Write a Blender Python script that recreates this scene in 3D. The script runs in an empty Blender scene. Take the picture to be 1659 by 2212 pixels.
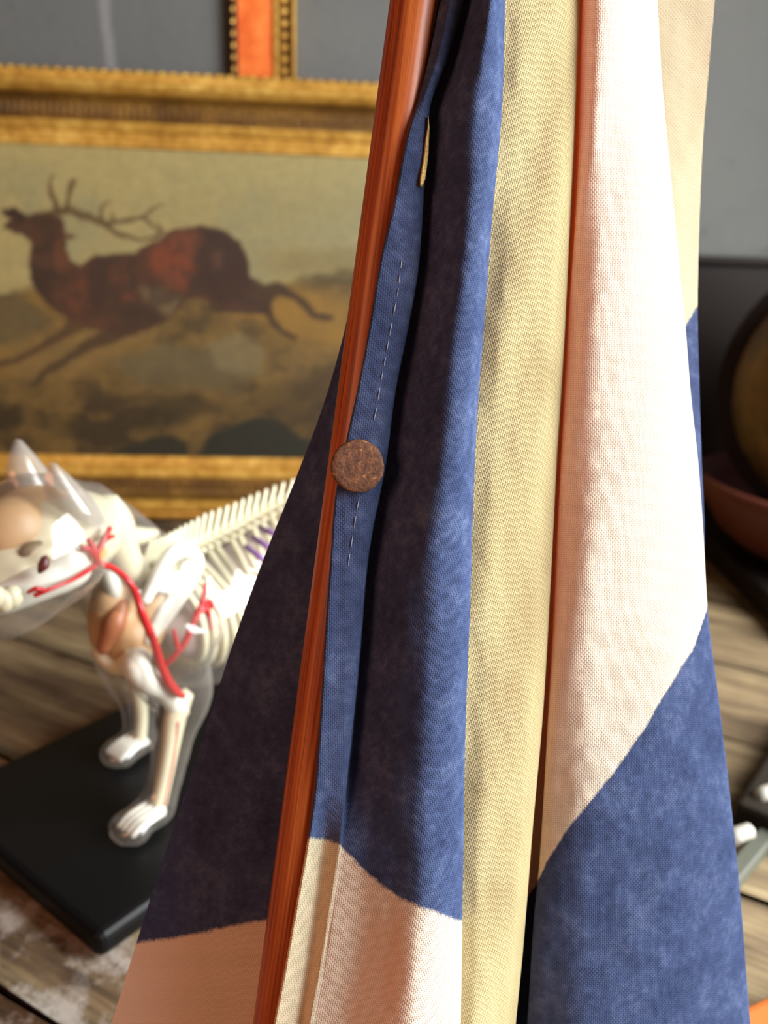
import bpy, bmesh, math, random
import numpy as np
from mathutils import Vector, Matrix
random.seed(4); rng = np.random.default_rng(4)
C_ = bpy.context.scene.collection
sc = bpy.context.scene

# ------------------------------------------------------------------ camera
F = 1790.0; CH = 0.42
pt = math.radians(18); rl = math.radians(2)
fw = np.array([0, math.cos(pt), -math.sin(pt)])
u0 = np.array([0, math.sin(pt), math.cos(pt)]); r0 = np.array([1., 0, 0])
RT = r0*math.cos(rl)+u0*math.sin(rl); UP = u0*math.cos(rl)-r0*math.sin(rl)
CAM = np.array([0, 0, CH])
cd = bpy.data.cameras.new('camera'); cam = bpy.data.objects.new('camera', cd); C_.objects.link(cam)
cd.sensor_fit = 'VERTICAL'; cd.lens = 4.0; cd.sensor_height = 4.0*2212/F; cd.sensor_width = 4.0*1659/F
cd.clip_start = 0.01; cd.clip_end = 50
cam.matrix_world = Matrix(((RT[0], UP[0], -fw[0], 0), (RT[1], UP[1], -fw[1], 0), (RT[2], UP[2], -fw[2], CH), (0, 0, 0, 1)))
cd.dof.use_dof = True; cd.dof.focus_distance = 0.283; cd.dof.aperture_fstop = 1.15
sc.camera = cam

# ------------------------------------------------------------------ world, assumed window light and warm fill, exposure
w = bpy.data.worlds.new('room_light'); sc.world = w; w.use_nodes = True
w.node_tree.nodes['Background'].inputs[0].default_value = (1.0, 0.80, 0.62, 1)
w.node_tree.nodes['Background'].inputs[1].default_value = 0.06
def area(name, loc, target, sx, sy, power, col):
    l = bpy.data.lights.new(name, 'AREA'); l.shape = 'RECTANGLE'; l.size = sx; l.size_y = sy; l.energy = power; l.color = col
    o = bpy.data.objects.new(name, l); C_.objects.link(o); o.location = loc
    o.rotation_euler = (Vector(target)-Vector(loc)).to_track_quat('-Z', 'Y').to_euler()
    return o
area('assumed_window_daylight', (1.2, 0.10, 0.82), (0.0, -0.05, 0.35), 1.2, 1.2, 104, (0.97, 0.985, 1.0))  # area light standing for an assumed window, out of view on the right
lb = bpy.data.lights.new('assumed_warm_fill', 'POINT'); lb.energy = 15.0; lb.color = (1.0, 0.40, 0.22); lb.shadow_soft_size = 0.22  # assumed warm light, unseen, added to fill the shaded side of the flag
lo = bpy.data.objects.new('assumed_warm_fill', lb); C_.objects.link(lo); lo.location = (-0.62, -0.42, 0.62)
sc.view_settings.view_transform = 'Standard'; sc.view_settings.look = 'None'
sc.view_settings.exposure = 0.0; sc.view_settings.gamma = 1.0; sc.view_settings.use_curve_mapping = False

# ------------------------------------------------------------------ helpers
def ray(u, v): return fw+RT*(u-829.5)/F+UP*(1106-v)/F
def P(u, v, d): return CAM+ray(u, v)*d
def T(u, v, z=0.0):
    q = ray(u, v); return CAM+q*(z-CH)/q[2]
def pix(x):
    q = np.asarray(x)-CAM; d = q@fw
    return 829.5+F*(q@RT)/d, 1106-F*(q@UP)/d, d
def lin(*c):
    return tuple((x/255/12.92 if x/255 <= .04045 else ((x/255+.055)/1.055)**2.4) for x in c)
def pchip(x, y, q):
    x = np.asarray(x, float); y = np.asarray(y, float); q = np.asarray(q, float)
    hh = np.diff(x); dl = np.diff(y.T).T if y.ndim == 1 else np.diff(y, axis=0)
    sh = (-1,)+(1,)*(y.ndim-1); H = hh.reshape(sh); dl = np.diff(y, axis=0)/H
    m = np.zeros_like(y)
    a, b = dl[:-1], dl[1:]; w1 = 2*H[1:]+H[:-1]; w2 = H[1:]+2*H[:-1]
    ok = a*b > 0
    with np.errstate(all='ignore'):
        m[1:-1] = np.where(ok, (w1+w2)/(w1/np.where(ok, a, 1)+w2/np.where(ok, b, 1)), 0)
    m[0] = dl[0]; m[-1] = dl[-1]
    i = np.clip(np.searchsorted(x, q)-1, 0, len(x)-2)
    t = ((q-x[i])/hh[i]).reshape(sh); Hq = hh[i].reshape(sh)
    return (2*t**3-3*t**2+1)*y[i]+(t**3-2*t**2+t)*Hq*m[i]+(-2*t**3+3*t**2)*y[i+1]+(t**3-t**2)*Hq*m[i+1]
def curve(pts, v):
    pts = np.array(pts, float); return pchip(pts[:, 0], pts[:, 1], v)

def tag(o, label=None, cat=None, group=None, kind=None):
    if label: o['label'] = label
    if cat: o['category'] = cat
    if group: o['group'] = group
    if kind: o['kind'] = kind
    return o
def empty(name, loc, label, cat, group=None):
    o = bpy.data.objects.new(name, None); C_.objects.link(o); o.location = tuple(loc); o.empty_display_size = .02
    return tag(o, label, cat, group)
def link(name, me, mat, parent=None, smooth=True):
    o = bpy.data.objects.new(name, me); C_.objects.link(o)
    if mat is not None and len(me.materials) == 0: me.materials.append(mat)
    if smooth: me.polygons.foreach_set('use_smooth', [True]*len(me.polygons))
    if parent is not None:
        o.parent = parent
        M = Matrix.Identity(4); q = parent
        while q is not None:
            M = Matrix.LocRotScale(q.location, q.rotation_euler, q.scale) @ (q.matrix_parent_inverse @ M if False else M); q = q.parent
        # geometry is authored in world coordinates: cancel the parents' transform
        o.matrix_parent_inverse = Matrix.Identity(4)
        L = M.inverted(); o.location, rr, o.scale = L.decompose(); o.rotation_euler = rr.to_euler()
    return o
def mesh(name, vs, fs):
    me = bpy.data.meshes.new(name); me.from_pydata([tuple(map(float, x)) for x in vs], [], [tuple(map(int, f)) for f in fs]); me.update(); return me
def from_bm(name, bm, mat, parent=None, smooth=True):
    bmesh.ops.recalc_face_normals(bm, faces=bm.faces)
    me = bpy.data.meshes.new(name); bm.to_mesh(me); bm.free(); return link(name, me, mat, parent, smooth)
def bm_box(bm, ctr, ax, half, bev=0.0, seg=2):
    """box with axes ax (3 vectors), half extents half"""
    ctr = Vector(ctr); ax = [Vector(a).normalized() for a in ax]
    g = bmesh.ops.create_cube(bm, size=2.0)
    M = Matrix(((ax[0][0]*half[0], ax[1][0]*half[1], ax[2][0]*half[2], ctr[0]), (ax[0][1]*half[0], ax[1][1]*half[1], ax[2][1]*half[2], ctr[1]),
                (ax[0][2]*half[0], ax[1][2]*half[1], ax[2][2]*half[2], ctr[2]), (0, 0, 0, 1)))
    bmesh.ops.transform(bm, matrix=M, verts=g['verts'])
    if bev > 0:
        es = list({e for v in g['verts'] for e in v.link_edges})
        bmesh.ops.bevel(bm, geom=es, offset=bev, segments=seg, profile=.5, affect='EDGES')
def resample(pts, rad, n):
    pts = np.array(pts, float); rad = np.array(rad, float)*np.ones(len(pts))
    t = np.linspace(0, len(pts)-1, n)
    # catmull-rom
    e = np.vstack([2*pts[0]-pts[1], pts, 2*pts[-1]-pts[-2]])
    i = np.minimum(t.astype(int), len(pts)-2); f = (t-i)[:, None]
    p0, p1, p2, p3 = e[i], e[i+1], e[i+2], e[i+3]
    q = .5*((2*p1)+(-p0+p2)*f+(2*p0-5*p1+4*p2-p3)*f**2+(-p0+3*p1-3*p2+p3)*f**3)
    return q, np.interp(t, np.arange(len(pts)), rad)
def bm_tube(bm, pts, rad, n=24, ns=8, caps=True, flat=None):
    q, r = resample(pts, rad, n)
    tg = np.gradient(q, axis=0); tg /= np.linalg.norm(tg, axis=1)[:, None]+1e-12
    a = np.cross(tg[0], [0.13, .31, .94]); a /= np.linalg.norm(a)
    rings = []
    for k in range(n):
        a = a-tg[k]*(a@tg[k]); a /= np.linalg.norm(a); b = np.cross(tg[k], a)
        rings.append([bm.verts.new(q[k]+r[k]*(a*math.cos(x)+b*math.sin(x))) for x in np.arange(ns)*2*math.pi/ns])
    for k in range(n-1):
        for j in range(ns):
            bm.faces.new((rings[k][j], rings[k][(j+1) % ns], rings[k+1][(j+1) % ns], rings[k+1][j]))
    if caps:
        for k, s in ((0, -1), (n-1, 1)):
            c = bm.verts.new(q[k]+tg[k]*s*r[k]*.7)
            mid = [bm.verts.new(np.array(v.co)*.3+(q[k]*.7+0*tg[k])*1.0+tg[k]*s*r[k]*.62) if False else v for v in rings[k]]
            for j in range(ns):
                bm.faces.new((mid[j], mid[(j+1) % ns], c) if s > 0 else (mid[(j+1) % ns], mid[j], c))
def tube(name, pts, rad, mat, parent, n=24, ns=8):
    bm = bmesh.new(); bm_tube(bm, pts, rad, n, ns); return from_bm(name, bm, mat, parent)
def bm_ball(bm, c, r, ax=None, sub=2):
    g = bmesh.ops.create_icosphere(bm, subdivisions=sub, radius=1.0)
    r = (r, r, r) if np.isscalar(r) else r
    ax = ax or ((1, 0, 0), (0, 1, 0), (0, 0, 1)); ax = [Vector(a).normalized() for a in ax]
    M = Matrix(((ax[0][0]*r[0], ax[1][0]*r[1], ax[2][0]*r[2], c[0]), (ax[0][1]*r[0], ax[1][1]*r[1], ax[2][1]*r[2], c[1]),
                (ax[0][2]*r[0], ax[1][2]*r[1], ax[2][2]*r[2], c[2]), (0, 0, 0, 1)))
    bmesh.ops.transform(bm, matrix=M, verts=g['verts'])
def fused(name, bm, mat, parent, vox=.004, smooth=8, fac=.5):
    """union of overlapping lumps into one continuous skin"""
    me = bpy.data.meshes.new(name+'_raw'); bm.to_mesh(me); bm.free()
    t = bpy.data.objects.new('tmp', me); C_.objects.link(t)
    m = t.modifiers.new('r', 'REMESH'); m.mode = 'VOXEL'; m.voxel_size = vox
    s = t.modifiers.new('s', 'SMOOTH'); s.iterations = smooth; s.factor = fac
    dg = bpy.context.evaluated_depsgraph_get(); dg.update()
    new = bpy.data.meshes.new_from_object(t.evaluated_get(dg)); new.name = name
    bpy.data.objects.remove(t); bpy.data.meshes.remove(me); new.materials.clear()
    return link(name, new, mat, parent)
def lathe(name, prof, ctr, mat, parent, n=48):
    vs = []; fs = []
    for (r, z) in prof:
        for k in range(n):
            a = 2*math.pi*k/n; vs.append((ctr[0]+r*math.cos(a), ctr[1]+r*math.sin(a), ctr[2]+z))
    for i in range(len(prof)-1):
        for k in range(n):
            fs.append((i*n+k, i*n+(k+1) % n, (i+1)*n+(k+1) % n, (i+1)*n+k))
    return link(name, mesh(name, vs, fs), mat, parent)

# ------------------------------------------------------------------ materials
class NT:
    def __init__(s, name):
        s.m = bpy.data.materials.new(name); s.m.use_nodes = True; s.t = s.m.node_tree; s.n = s.t.nodes; s.n.clear()
        s.out = s.n.new('ShaderNodeOutputMaterial')
    def node(s, typ, ins=None, **kw):
        nd = s.n.new(typ)
        for k, v in kw.items(): setattr(nd, k, v)
        for k, v in (ins or {}).items():
            sk = nd.inputs[k]
            if hasattr(v, 'is_linked') or hasattr(v, 'links'): s.t.links.new(v, sk)
            else: sk.default_value = v
        return nd
    def math(s, op, a, b=None, c=None, clamp=False):
        ins = {0: a}
        if b is not None: ins[1] = b
        if c is not None: ins[2] = c
        nd = s.node('ShaderNodeMath', ins, operation=op); nd.use_clamp = clamp; return nd.outputs[0]
    def mix(s, f, a, b, blend='MIX'):
        nd = s.node('ShaderNodeMix', data_type='RGBA', blend_type=blend)
        for i, v in ((0, f), (6, a), (7, b)):
            if hasattr(v, 'links'): s.t.links.new(v, nd.inputs[i])
            else: nd.inputs[i].default_value = v if i == 0 else (*v[:3], 1)
        return nd.outputs[2]
    def noise(s, vec, scale, detail=4, rough=.55, out=0):
        ins = {'Scale': scale, 'Detail': detail, 'Roughness': rough}
        if vec is not None: ins['Vector'] = vec
        return s.node('ShaderNodeTexNoise', ins).outputs[out]
    def ramp(s, f, stops):
        nd = s.node('ShaderNodeValToRGB', {0: f}); e = nd.color_ramp.elements
        while len(e) < len(stops): e.new(.5)
        for k, (p, c) in zip(e, stops): k.position = p; k.color = (*c[:3], 1)
        return nd.outputs[0]
    def mapped(s, vec, scale=(1, 1, 1), rot=(0, 0, 0), loc=(0, 0, 0)):
        return s.node('ShaderNodeMapping', {'Vector': vec, 'Scale': scale, 'Rotation': rot, 'Location': loc}).outputs[0]
    def obj(s): return s.node('ShaderNodeTexCoord').outputs['Object']
    def pos(s): return s.node('ShaderNodeNewGeometry').outputs['Position']
    def bump(s, h, strength=.3, dist=.001):
        return s.node('ShaderNodeBump', {'Height': h, 'Strength': strength, 'Distance': dist}).outputs[0]
    def bsdf(s, col, rough=.6, metal=0., nrm=None, spec=.5, **kw):
        ins = {'Base Color': col if hasattr(col, 'links') else (*col[:3], 1), 'Roughness': rough, 'Metallic': metal, 'Specular IOR Level': spec}
        if nrm is not None: ins['Normal'] = nrm
        ins.update(kw)
        b = s.node('ShaderNodeBsdfPrincipled', ins)
        s.t.links.new(b.outputs[0], s.out.inputs[0]); return s.m
def plain(name, col, rough=.5, metal=0., var=.12, scale=40., spec=.5, bump=0., **kw):
    n = NT(name); p = n.pos(); f = n.noise(p, scale)
    c = n.mix(f, tuple(x*(1-var) for x in col), tuple(min(1, x*(1+var)) for x in col))
    nr = n.bump(f, bump, .002) if bump else None
    return n.bsdf(c, rough, metal, nr, spec, **kw)

def make_cloth_mat():
    n = NT('flag_cloth')
    uv = n.node('ShaderNodeUVMap', uv_map='weave').outputs[0]
    pos = n.pos()
    jit = n.node('ShaderNodeVectorMath', {0: n.noise(pos, 420, 2, .5, 1), 1: (.5, .5, .5)}, operation='SUBTRACT').outputs[0]
    jit = n.node('ShaderNodeVectorMath', {0: jit, 'Scale': .9}, operation='SCALE').outputs[0]
    uvj = n.node('ShaderNodeVectorMath', {0: uv, 1: jit}, operation='ADD').outputs[0]
    sx = n.node('ShaderNodeSeparateXYZ', {0: uvj})
    X = n.math('MULTIPLY', sx.outputs[0], 2*math.pi); Y = n.math('MULTIPLY', sx.outputs[1], 2*math.pi)
    cx = n.math('MULTIPLY_ADD', n.math('COSINE', X), .5, .5); cy = n.math('MULTIPLY_ADD', n.math('COSINE', Y), .5, .5)
    hole = n.math('MULTIPLY', n.math('POWER', cx, 1.5), n.math('POWER', cy, 1.5))
    over = n.math('MULTIPLY', n.math('COSINE', n.math('MULTIPLY', X, .5)), n.math('COSINE', n.math('MULTIPLY', Y, .5)))
    gaps = n.math('MAXIMUM', n.math('MULTIPLY', n.math('POWER', cx, 3.0), .45), n.math('MULTIPLY', n.math('POWER', cy, 3.0), .3))
    dark = n.math('MAXIMUM', hole, gaps)
    # painted colour: signed distance to the painted edge, roughened
    pd = n.node('ShaderNodeAttribute', attribute_name='paint').outputs['Fac']
    ed = n.math('ADD', n.math('MULTIPLY_ADD', n.noise(pos, 900, 3, .6), 14., -7.), n.math('MULTIPLY_ADD', n.noise(pos, 110, 3, .6), 16., -8.))
    k = n.math('MULTIPLY_ADD', n.math('ADD', pd, ed), 1/9., .5, clamp=True)
    big = n.noise(pos, 55, 4, .6); fine = n.noise(pos, 260, 4, .65)
    blue = n.ramp(n.math('MULTIPLY_ADD', fine, .5, n.math('MULTIPLY', big, .5)), [(.30, lin(60, 72, 106)), (.52, lin(84, 99, 138)), (.72, lin(116, 132, 170))])
    old = n.node('ShaderNodeAttribute', attribute_name='aged').outputs['Fac']
    wht = n.mix(n.math('MULTIPLY', big, .35), lin(246, 238, 220), lin(230, 214, 180))
    crm = n.mix(n.noise(pos, 38, 5, .65), lin(232, 220, 172), lin(214, 196, 144))
    st = n.ramp(n.noise(n.mapped(pos, (1, 1, .55), (0, .5, 0)), 24, 5, .6), [(.56, (0, 0, 0)), (.66, (1, 1, 1))])
    crm = n.mix(n.math('MULTIPLY', st, .18), crm, lin(150, 130, 90))
    bare = n.mix(old, wht, crm)
    col = n.mix(k, bare, blue)
    lint = n.ramp(n.noise(pos, 1500, 2, .5), [(.70, (0, 0, 0)), (.80, (1, 1, 1))])
    col = n.mix(n.math('MULTIPLY', lint, .22), col, lin(190, 200, 220))
    col = n.mix(n.math('MULTIPLY', dark, .62), col, n.mix(1., col, (.16, .15, .15), 'MULTIPLY'))
    tcol = n.mix(k, lin(230, 136, 94), lin(44, 22, 24))
    tcol = n.mix(n.math('MULTIPLY', old, .6), tcol, lin(222, 186, 130))
    hgt = n.math('SUBTRACT', n.math('MULTIPLY', over, .35), n.math('MULTIPLY', dark, 1.0))
    nr = n.bump(hgt, .55, .0004)
    d = n.node('ShaderNodeBsdfDiffuse', {'Color': col, 'Roughness': .6, 'Normal': nr})
    t = n.node('ShaderNodeBsdfTranslucent', {'Color': tcol})
    m1 = n.node('ShaderNodeMixShader', {0: .28, 1: d.outputs[0], 2: t.outputs[0]})
    n.t.links.new(m1.outputs[0], n.out.inputs[0]); return n.m

def make_pole_mat():
    n = NT('varnished_pole')
    a = n.node('ShaderNodeUVMap', uv_map='grain').outputs[0]
    g1 = n.noise(n.mapped(a, (1., .012, 1)), 900, 4, .6); g2 = n.noise(n.mapped(a, (1., .03, 1)), 260, 4, .6)
    g3 = n.noise(n.mapped(a, (1., .4, 1)), 30, 3, .5)
    f = n.math('MULTIPLY_ADD', g1, .55, n.math('MULTIPLY_ADD', g2, .35, n.math('MULTIPLY', g3, .15)))
    c = n.ramp(f, [(.36, lin(84, 30, 10)), (.50, lin(164, 76, 30)), (.66, lin(208, 120, 56))])
    return n.bsdf(c, n.math('MULTIPLY_ADD', g2, .2, .3), 0, n.bump(f, .3, .0003), .45)

def make_gilt(name, a, b, c, scale=120.):
    n = NT(name); p = n.pos()
    f = n.noise(p, scale, 5, .65); g = n.noise(p, 14, 3)
    col = n.ramp(n.math('MULTIPLY_ADD', f, .6, n.math('MULTIPLY', g, .4)), [(.30, a), (.5, b), (.68, c)])
    return n.bsdf(col, .42, .35, n.bump(f, .5, .002), .5)

def make_wood_mat():
    n = NT('weathered_planks'); oi = n.node('ShaderNodeObjectInfo').outputs['Random']
    o = n.node('ShaderNodeAttribute', attribute_name='plank').outputs['Vector']
    off = n.node('ShaderNodeCombineXYZ', {0: n.math('MULTIPLY', oi, 31.), 1: n.math('MULTIPLY', oi, 17.), 2: 0.}).outputs[0]
    v = n.node('ShaderNodeVectorMath', {0: o, 1: off}, operation='ADD').outputs[0]
    g = n.noise(n.mapped(v, (1.8, 15, 1)), 2.4, 7, .62); g2 = n.noise(n.mapped(v, (3, 60, 1)), 4.5, 5, .6)
    b = n.noise(v, 7.5, 5, .6)
    f = n.math('MULTIPLY_ADD', g, .5, n.math('MULTIPLY_ADD', g2, .25, n.math('MULTIPLY', b, .3)))
    col = n.ramp(f, [(.34, lin(44, 34, 24)), (.46, lin(92, 76, 56)), (.55, lin(124, 106, 78)), (.68, lin(164, 146, 110))])
    grey = n.ramp(n.noise(v, 26, 6, .72), [(.46, (0, 0, 0)), (.58, (1, 1, 1))])
    zone = n.ramp(n.node('ShaderNodeSeparateXYZ', {0: o}).outputs[1], [(.30, (1, 1, 1)), (.36, (0, 0, 0))])
    near = n.ramp(n.math('ADD', n.node('ShaderNodeSeparateXYZ', {0: o}).outputs[1], n.math('MULTIPLY_ADD', b, .16, -.08)), [(.29, (1, 1, 1)), (.36, (0, 0, 0))])
    col = n.mix(n.math('MULTIPLY', n.math('MULTIPLY', grey, near), .8), col, lin(176, 168, 158))
    vo = n.node('ShaderNodeTexVoronoi', {'Vector': n.mapped(v, (.6, 1.3, 1)), 'Scale': 16.}); kn = n.ramp(vo.outputs[0], [(.06, (1, 1, 1)), (.16, (0, 0, 0))])
    col = n.mix(n.math('MULTIPLY', kn, .6), col, lin(48, 34, 24))
    return n.bsdf(col, .72, 0, n.bump(f, .6, .004), .3)

M_cloth = make_cloth_mat(); M_pole = make_pole_mat(); M_wood = make_wood_mat()
M_gilt = make_gilt('gilt_moulding', lin(142, 98, 34), lin(192, 146, 62), lin(226, 186, 96), 70.)
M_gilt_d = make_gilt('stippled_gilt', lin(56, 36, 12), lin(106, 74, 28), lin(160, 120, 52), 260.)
M_gilt_s = make_gilt('dull_bronze_gilt', lin(62, 40, 16), lin(104, 72, 28), lin(146, 106, 44), 90.)
M_bone = plain('cream_bone', lin(206, 200, 170), .4, 0, .07, 60)
M_white = plain('white_bone', lin(216, 216, 204), .35, 0, .03, 60)
M_lung = plain('pale_pink_lung', lin(222, 204, 198), .3, 0, .06, 50)
M_art = plain('red_artery', lin(176, 28, 32), .35, 0, .1, 80)
M_vein = plain('violet_vessel', lin(120, 86, 140), .35, 0, .1, 80)
M_musc = plain('tan_muscle', lin(190, 154, 110), .45, 0, .25, 30)
M_musc2 = plain('red_brown_muscle', lin(166, 106, 70), .4, 0, .2, 30)
M_gland = plain('orange_gland', lin(244, 158, 60), .4, 0, .1, 60)
M_eye = plain('dark_socket', lin(92, 40, 36), .4, 0, .2, 60)
M_socket_shade = plain('tan_socket_shade', lin(120, 100, 70), .5)
M_black = plain('black_plastic', lin(11, 12, 13), .45, 0, .1, 20, spec=.2)

def make_shell(name='clear_plastic', base=.075):
    n = NT(name);     fac = n.node('ShaderNodeLayerWeight', {'Blend': .5}).outputs['Facing']
    rf = n.math('MULTIPLY_ADD', n.math('POWER', fac, 5.), .8, .045)
    tr = n.node('ShaderNodeBsdfTransparent', {'Color': (.965, .962, .955, 1)})
    gl = n.node('ShaderNodeBsdfGlossy', {'Color': (1, 1, 1, 1), 'Roughness': .10})
    df = n.node('ShaderNodeBsdfDiffuse', {'Color': (*lin(186, 180, 170), 1)})
    hz = n.math('MULTIPLY_ADD', n.math('POWER', fac, 3.5), .40, base)
    a = n.node('ShaderNodeMixShader', {0: hz, 1: tr.outputs[0], 2: df.outputs[0]})
    b = n.node('ShaderNodeMixShader', {0: rf, 1: a.outputs[0], 2: gl.outputs[0]})
    n.t.links.new(b.outputs[0], n.out.inputs[0]); return n.m
M_shell = make_shell(); M_ear = make_shell('cloudy_plastic', .34)

# ================================================================== setting: back wall
n = NT('grey_wall'); p = n.pos()
c = n.mix(n.noise(p, 9, 5, .6), lin(98, 101, 100), lin(114, 114, 109))
c = n.mix(n.math('MULTIPLY', n.ramp(n.noise(p, 34, 3), [(.60, (0, 0, 0)), (.72, (1, 1, 1))]), .35), c, lin(84, 84, 86))
# pale run of filler on the plaster
q0 = P(318, 80, 1.5); sx = n.node('ShaderNodeSeparateXYZ', {0: p})
ln = n.math('ABSOLUTE', n.math('ADD', n.math('SUBTRACT', sx.outputs[0], float(q0[0])), n.math('MULTIPLY_ADD', n.noise(p, 7, 3), .03, -.015)))
c = n.mix(n.math('MULTIPLY', n.ramp(ln, [(.004, (1, 1, 1)), (.012, (0, 0, 0))]), .4), c, lin(164, 164, 166))
M_wall = n.bsdf(c, .85, 0, n.bump(n.noise(p, 60, 5), .3, .003), .2)
bm = bmesh.new(); bm_box(bm, (0, 1.47+.05, .5), ((1, 0, 0), (0, 1, 0), (0, 0, 1)), (2.2, .05, 1.6)); tag(from_bm('wall_back', bm, M_wall, None, False), 'grey plaster wall behind the picture frames', None, None, 'structure')
M_floor = plain('floor_boards', lin(90, 76, 60), .7)
bm = bmesh.new(); bm_box(bm, (0, .3, -.8), ((1, 0, 0), (0, 1, 0), (0, 0, 1)), (2.2, 1.2, .02)); tag(from_bm('floor', bm, M_floor, None, False), None, None, None, 'structure')

# ================================================================== table of weathered planks
dirp = np.array([-.885, .465, 0]); dirp /= np.linalg.norm(dirp); perp = np.array([.465, .885, 0]); perp /= np.linalg.norm(perp)
g1 = T(60, 2162)@perp; g2 = T(1600, 1437)@perp
table = empty('plank_table', (0, .75, -.78), 'old weathered brown plank table top under the cat model', 'table')
edges = [g1-.19, g1, g1+.155, g1+.155*2-.004, g2-.15, g2, g2+.17, g2+.33, g2+.49]
edges = sorted(set(round(float(e), 4) for e in edges)); edges = [edges[0]]+[b for a, b in zip(edges, edges[1:]) if b-a > .05]
for a, b in zip(edges, edges[1:]):
    nx, ny = 60, 10; vs = []; fs = []; at = []
    gw = .0022
    us = np.linspace(-1.45, 1.0, nx); ws = np.linspace(a+gw, b-gw, ny)
    def clampxy(pt_):
        return pt_
    for i, uu in enumerate(us):
        for j, ww in enumerate(ws):
            e = min(ww-ws[0], ws[-1]-ww)
            z = -.0035*math.exp(-e/.0025)+.0006*math.sin(uu*9+ww*30)-.0012
            q = dirp*uu+perp*(ww+(.0012*math.sin(uu*21+a*50) if j in (0, ny-1) else 0)); vs.append((q[0], q[1], z)); at.append((uu, ww, 0))
    N = len(vs)
    vs += [(x, y, -.035) for x, y, z in vs]; at += at
    idx = lambda i, j: i*ny+j
    for i in range(nx-1):
        for j in range(ny-1):
            f = (idx(i, j), idx(i, j+1), idx(i+1, j+1), idx(i+1, j)); fs.append(f[::-1]); fs.append(tuple(N+k for k in f))
    bd = [idx(i, 0) for i in range(nx)]+[idx(nx-1, j) for j in range(1, ny)]+[idx(i, ny-1) for i in range(nx-2, -1, -1)]+[idx(0, j) for j in range(ny-2, 0, -1)]
    for k in range(len(bd)):
        fs.append((bd[k], bd[(k+1) % len(bd)], N+bd[(k+1) % len(bd)], N+bd[k]))
    me = mesh('plank', vs, fs); atr = me.attributes.new('plank', 'FLOAT_VECTOR', 'POINT'); atr.data.foreach_set('vector', np.array(at, float).ravel())
    bm = bmesh.new(); bm.from_mesh(me)
    for co, no in (((0, 1.44, 0), (0, 1, 0)), ((0, .02, 0), (0, -1, 0)), ((1.2, 0, 0), (1, 0, 0)), ((-1.0, 0, 0), (-1, 0, 0))):
        r_ = bmesh.ops.bisect_plane(bm, geom=bm.verts[:]+bm.edges[:]+bm.faces[:], plane_co=co, plane_no=no, clear_outer=True)
        ce = [e for e in r_['geom_cut'] if isinstance(e, bmesh.types.BMEdge)]
        if ce: bmesh.ops.holes_fill(bm, edges=ce, sides=0)
    bm.to_mesh(me); bm.free(); link('plank', me, M_wood, table, True)
for sx_, sy_ in ((-.9, .1), (1.1, .1), (-.9, 1.36), (1.1, 1.36)):
    bm = bmesh.new(); bm_box(bm, (sx_, sy_, -.41), ((1, 0, 0), (0, 1, 0), (0, 0, 1)), (.035, .035, .372), .004); from_bm('leg', bm, M_wood, table, False)

# ================================================================== stag painting in gilt frame, leaning on the wall
psi = math.radians(4.5); lean = math.radians(5)
wv = np.array([math.cos(psi), math.sin(psi), 0]); bk = np.array([-math.sin(psi), math.cos(psi), 0])
tv = np.array([0, 0, 1])*math.cos(lean)+bk*math.sin(lean); nv = np.cross(wv, tv); nv = nv if nv[1] < 0 else -nv
B0 = T(300, 1112, .0)
def fr(a, b, c=0.): return B0+wv*a+tv*b+nv*c          # picture-frame coordinates: along, up, towards viewer
def height_at(v, u=300):
    q = ray(u, v); t = ((B0-CAM)@nv)/(q@nv); return (CAM+q*t-B0)@tv
def along_at(u, v):
    q = ray(u, v); t = ((B0-CAM)@nv)/(q@nv); return (CAM+q*t-B0)@wv
Hout = height_at(166); hi0, hi1 = height_at(976), height_at(318)
aL, aR = along_at(-330, 600), along_at(1290, 600)
rw = .5*((Hout-hi1)+hi0); hi0 = rw; hi1 = Hout-rw
pic = empty('stag_painting', fr((aL+aR)/2, 0), 'oil painting of a running brown stag in a wide gilt frame', 'painting')
# rail profile: (distance from the sight edge outwards 0..1, height towards viewer, material)
prof = [(0, .004), (.02, .010), (.13, .013), (.20, .012), (.22, .017), (.30, .021), (.34, .019), (.36, .016), (.50, .018), (.60, .024), (.66, .034), (.68, .042), (.74, .050), (.80, .049), (.84, .042), (.86, .040), (.90, .041), (.95, .038), (1.0, .030), (1.0, -.004)]
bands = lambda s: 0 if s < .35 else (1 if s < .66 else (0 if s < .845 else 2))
def sweep_rail(cnr, parent, prof, width, mats, depth=1., name='frame_rail', fn=None):
    """cnr = (start sight, end sight, start outward diag, end outward diag) in (a,b)"""
    fn = fn or fr
    (a0, b0), (a1, b1), (da0, db0), (da1, db1) = cnr
    nS = 24; vs = []; fs = []; mi = []
    for i in range(nS+1):
        t = i/nS
        for s, h in prof:
            A0 = a0+da0*s*width; Bb0 = b0+db0*s*width; A1 = a1+da1*s*width; Bb1 = b1+db1*s*width
            vs.append(fn(A0+(A1-A0)*t, Bb0+(Bb1-Bb0)*t, h*depth))
    m = len(prof)
    for i in range(nS):
        for j in range(m-1):
            fs.append((i*m+j, i*m+j+1, (i+1)*m+j+1, (i+1)*m+j)); mi.append(bands(.5*(prof[j][0]+prof[j+1][0])))
    for i in (0, nS): fs.append(tuple(i*m+j for j in range(m))); mi.append(0)
    me = mesh(name, vs, fs)
    for x in mats: me.materials.append(x)
    me.polygons.foreach_set('material_index', mi)
    bm = bmesh.new(); bm.from_mesh(me); bmesh.ops.recalc_face_normals(bm, faces=bm.faces); bm.to_mesh(me); bm.free()
    o = link(name, me, None, parent, False)
    return o
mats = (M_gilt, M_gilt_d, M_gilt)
aL1, aR1 = aL+rw, aR-rw
rails = {}
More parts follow.
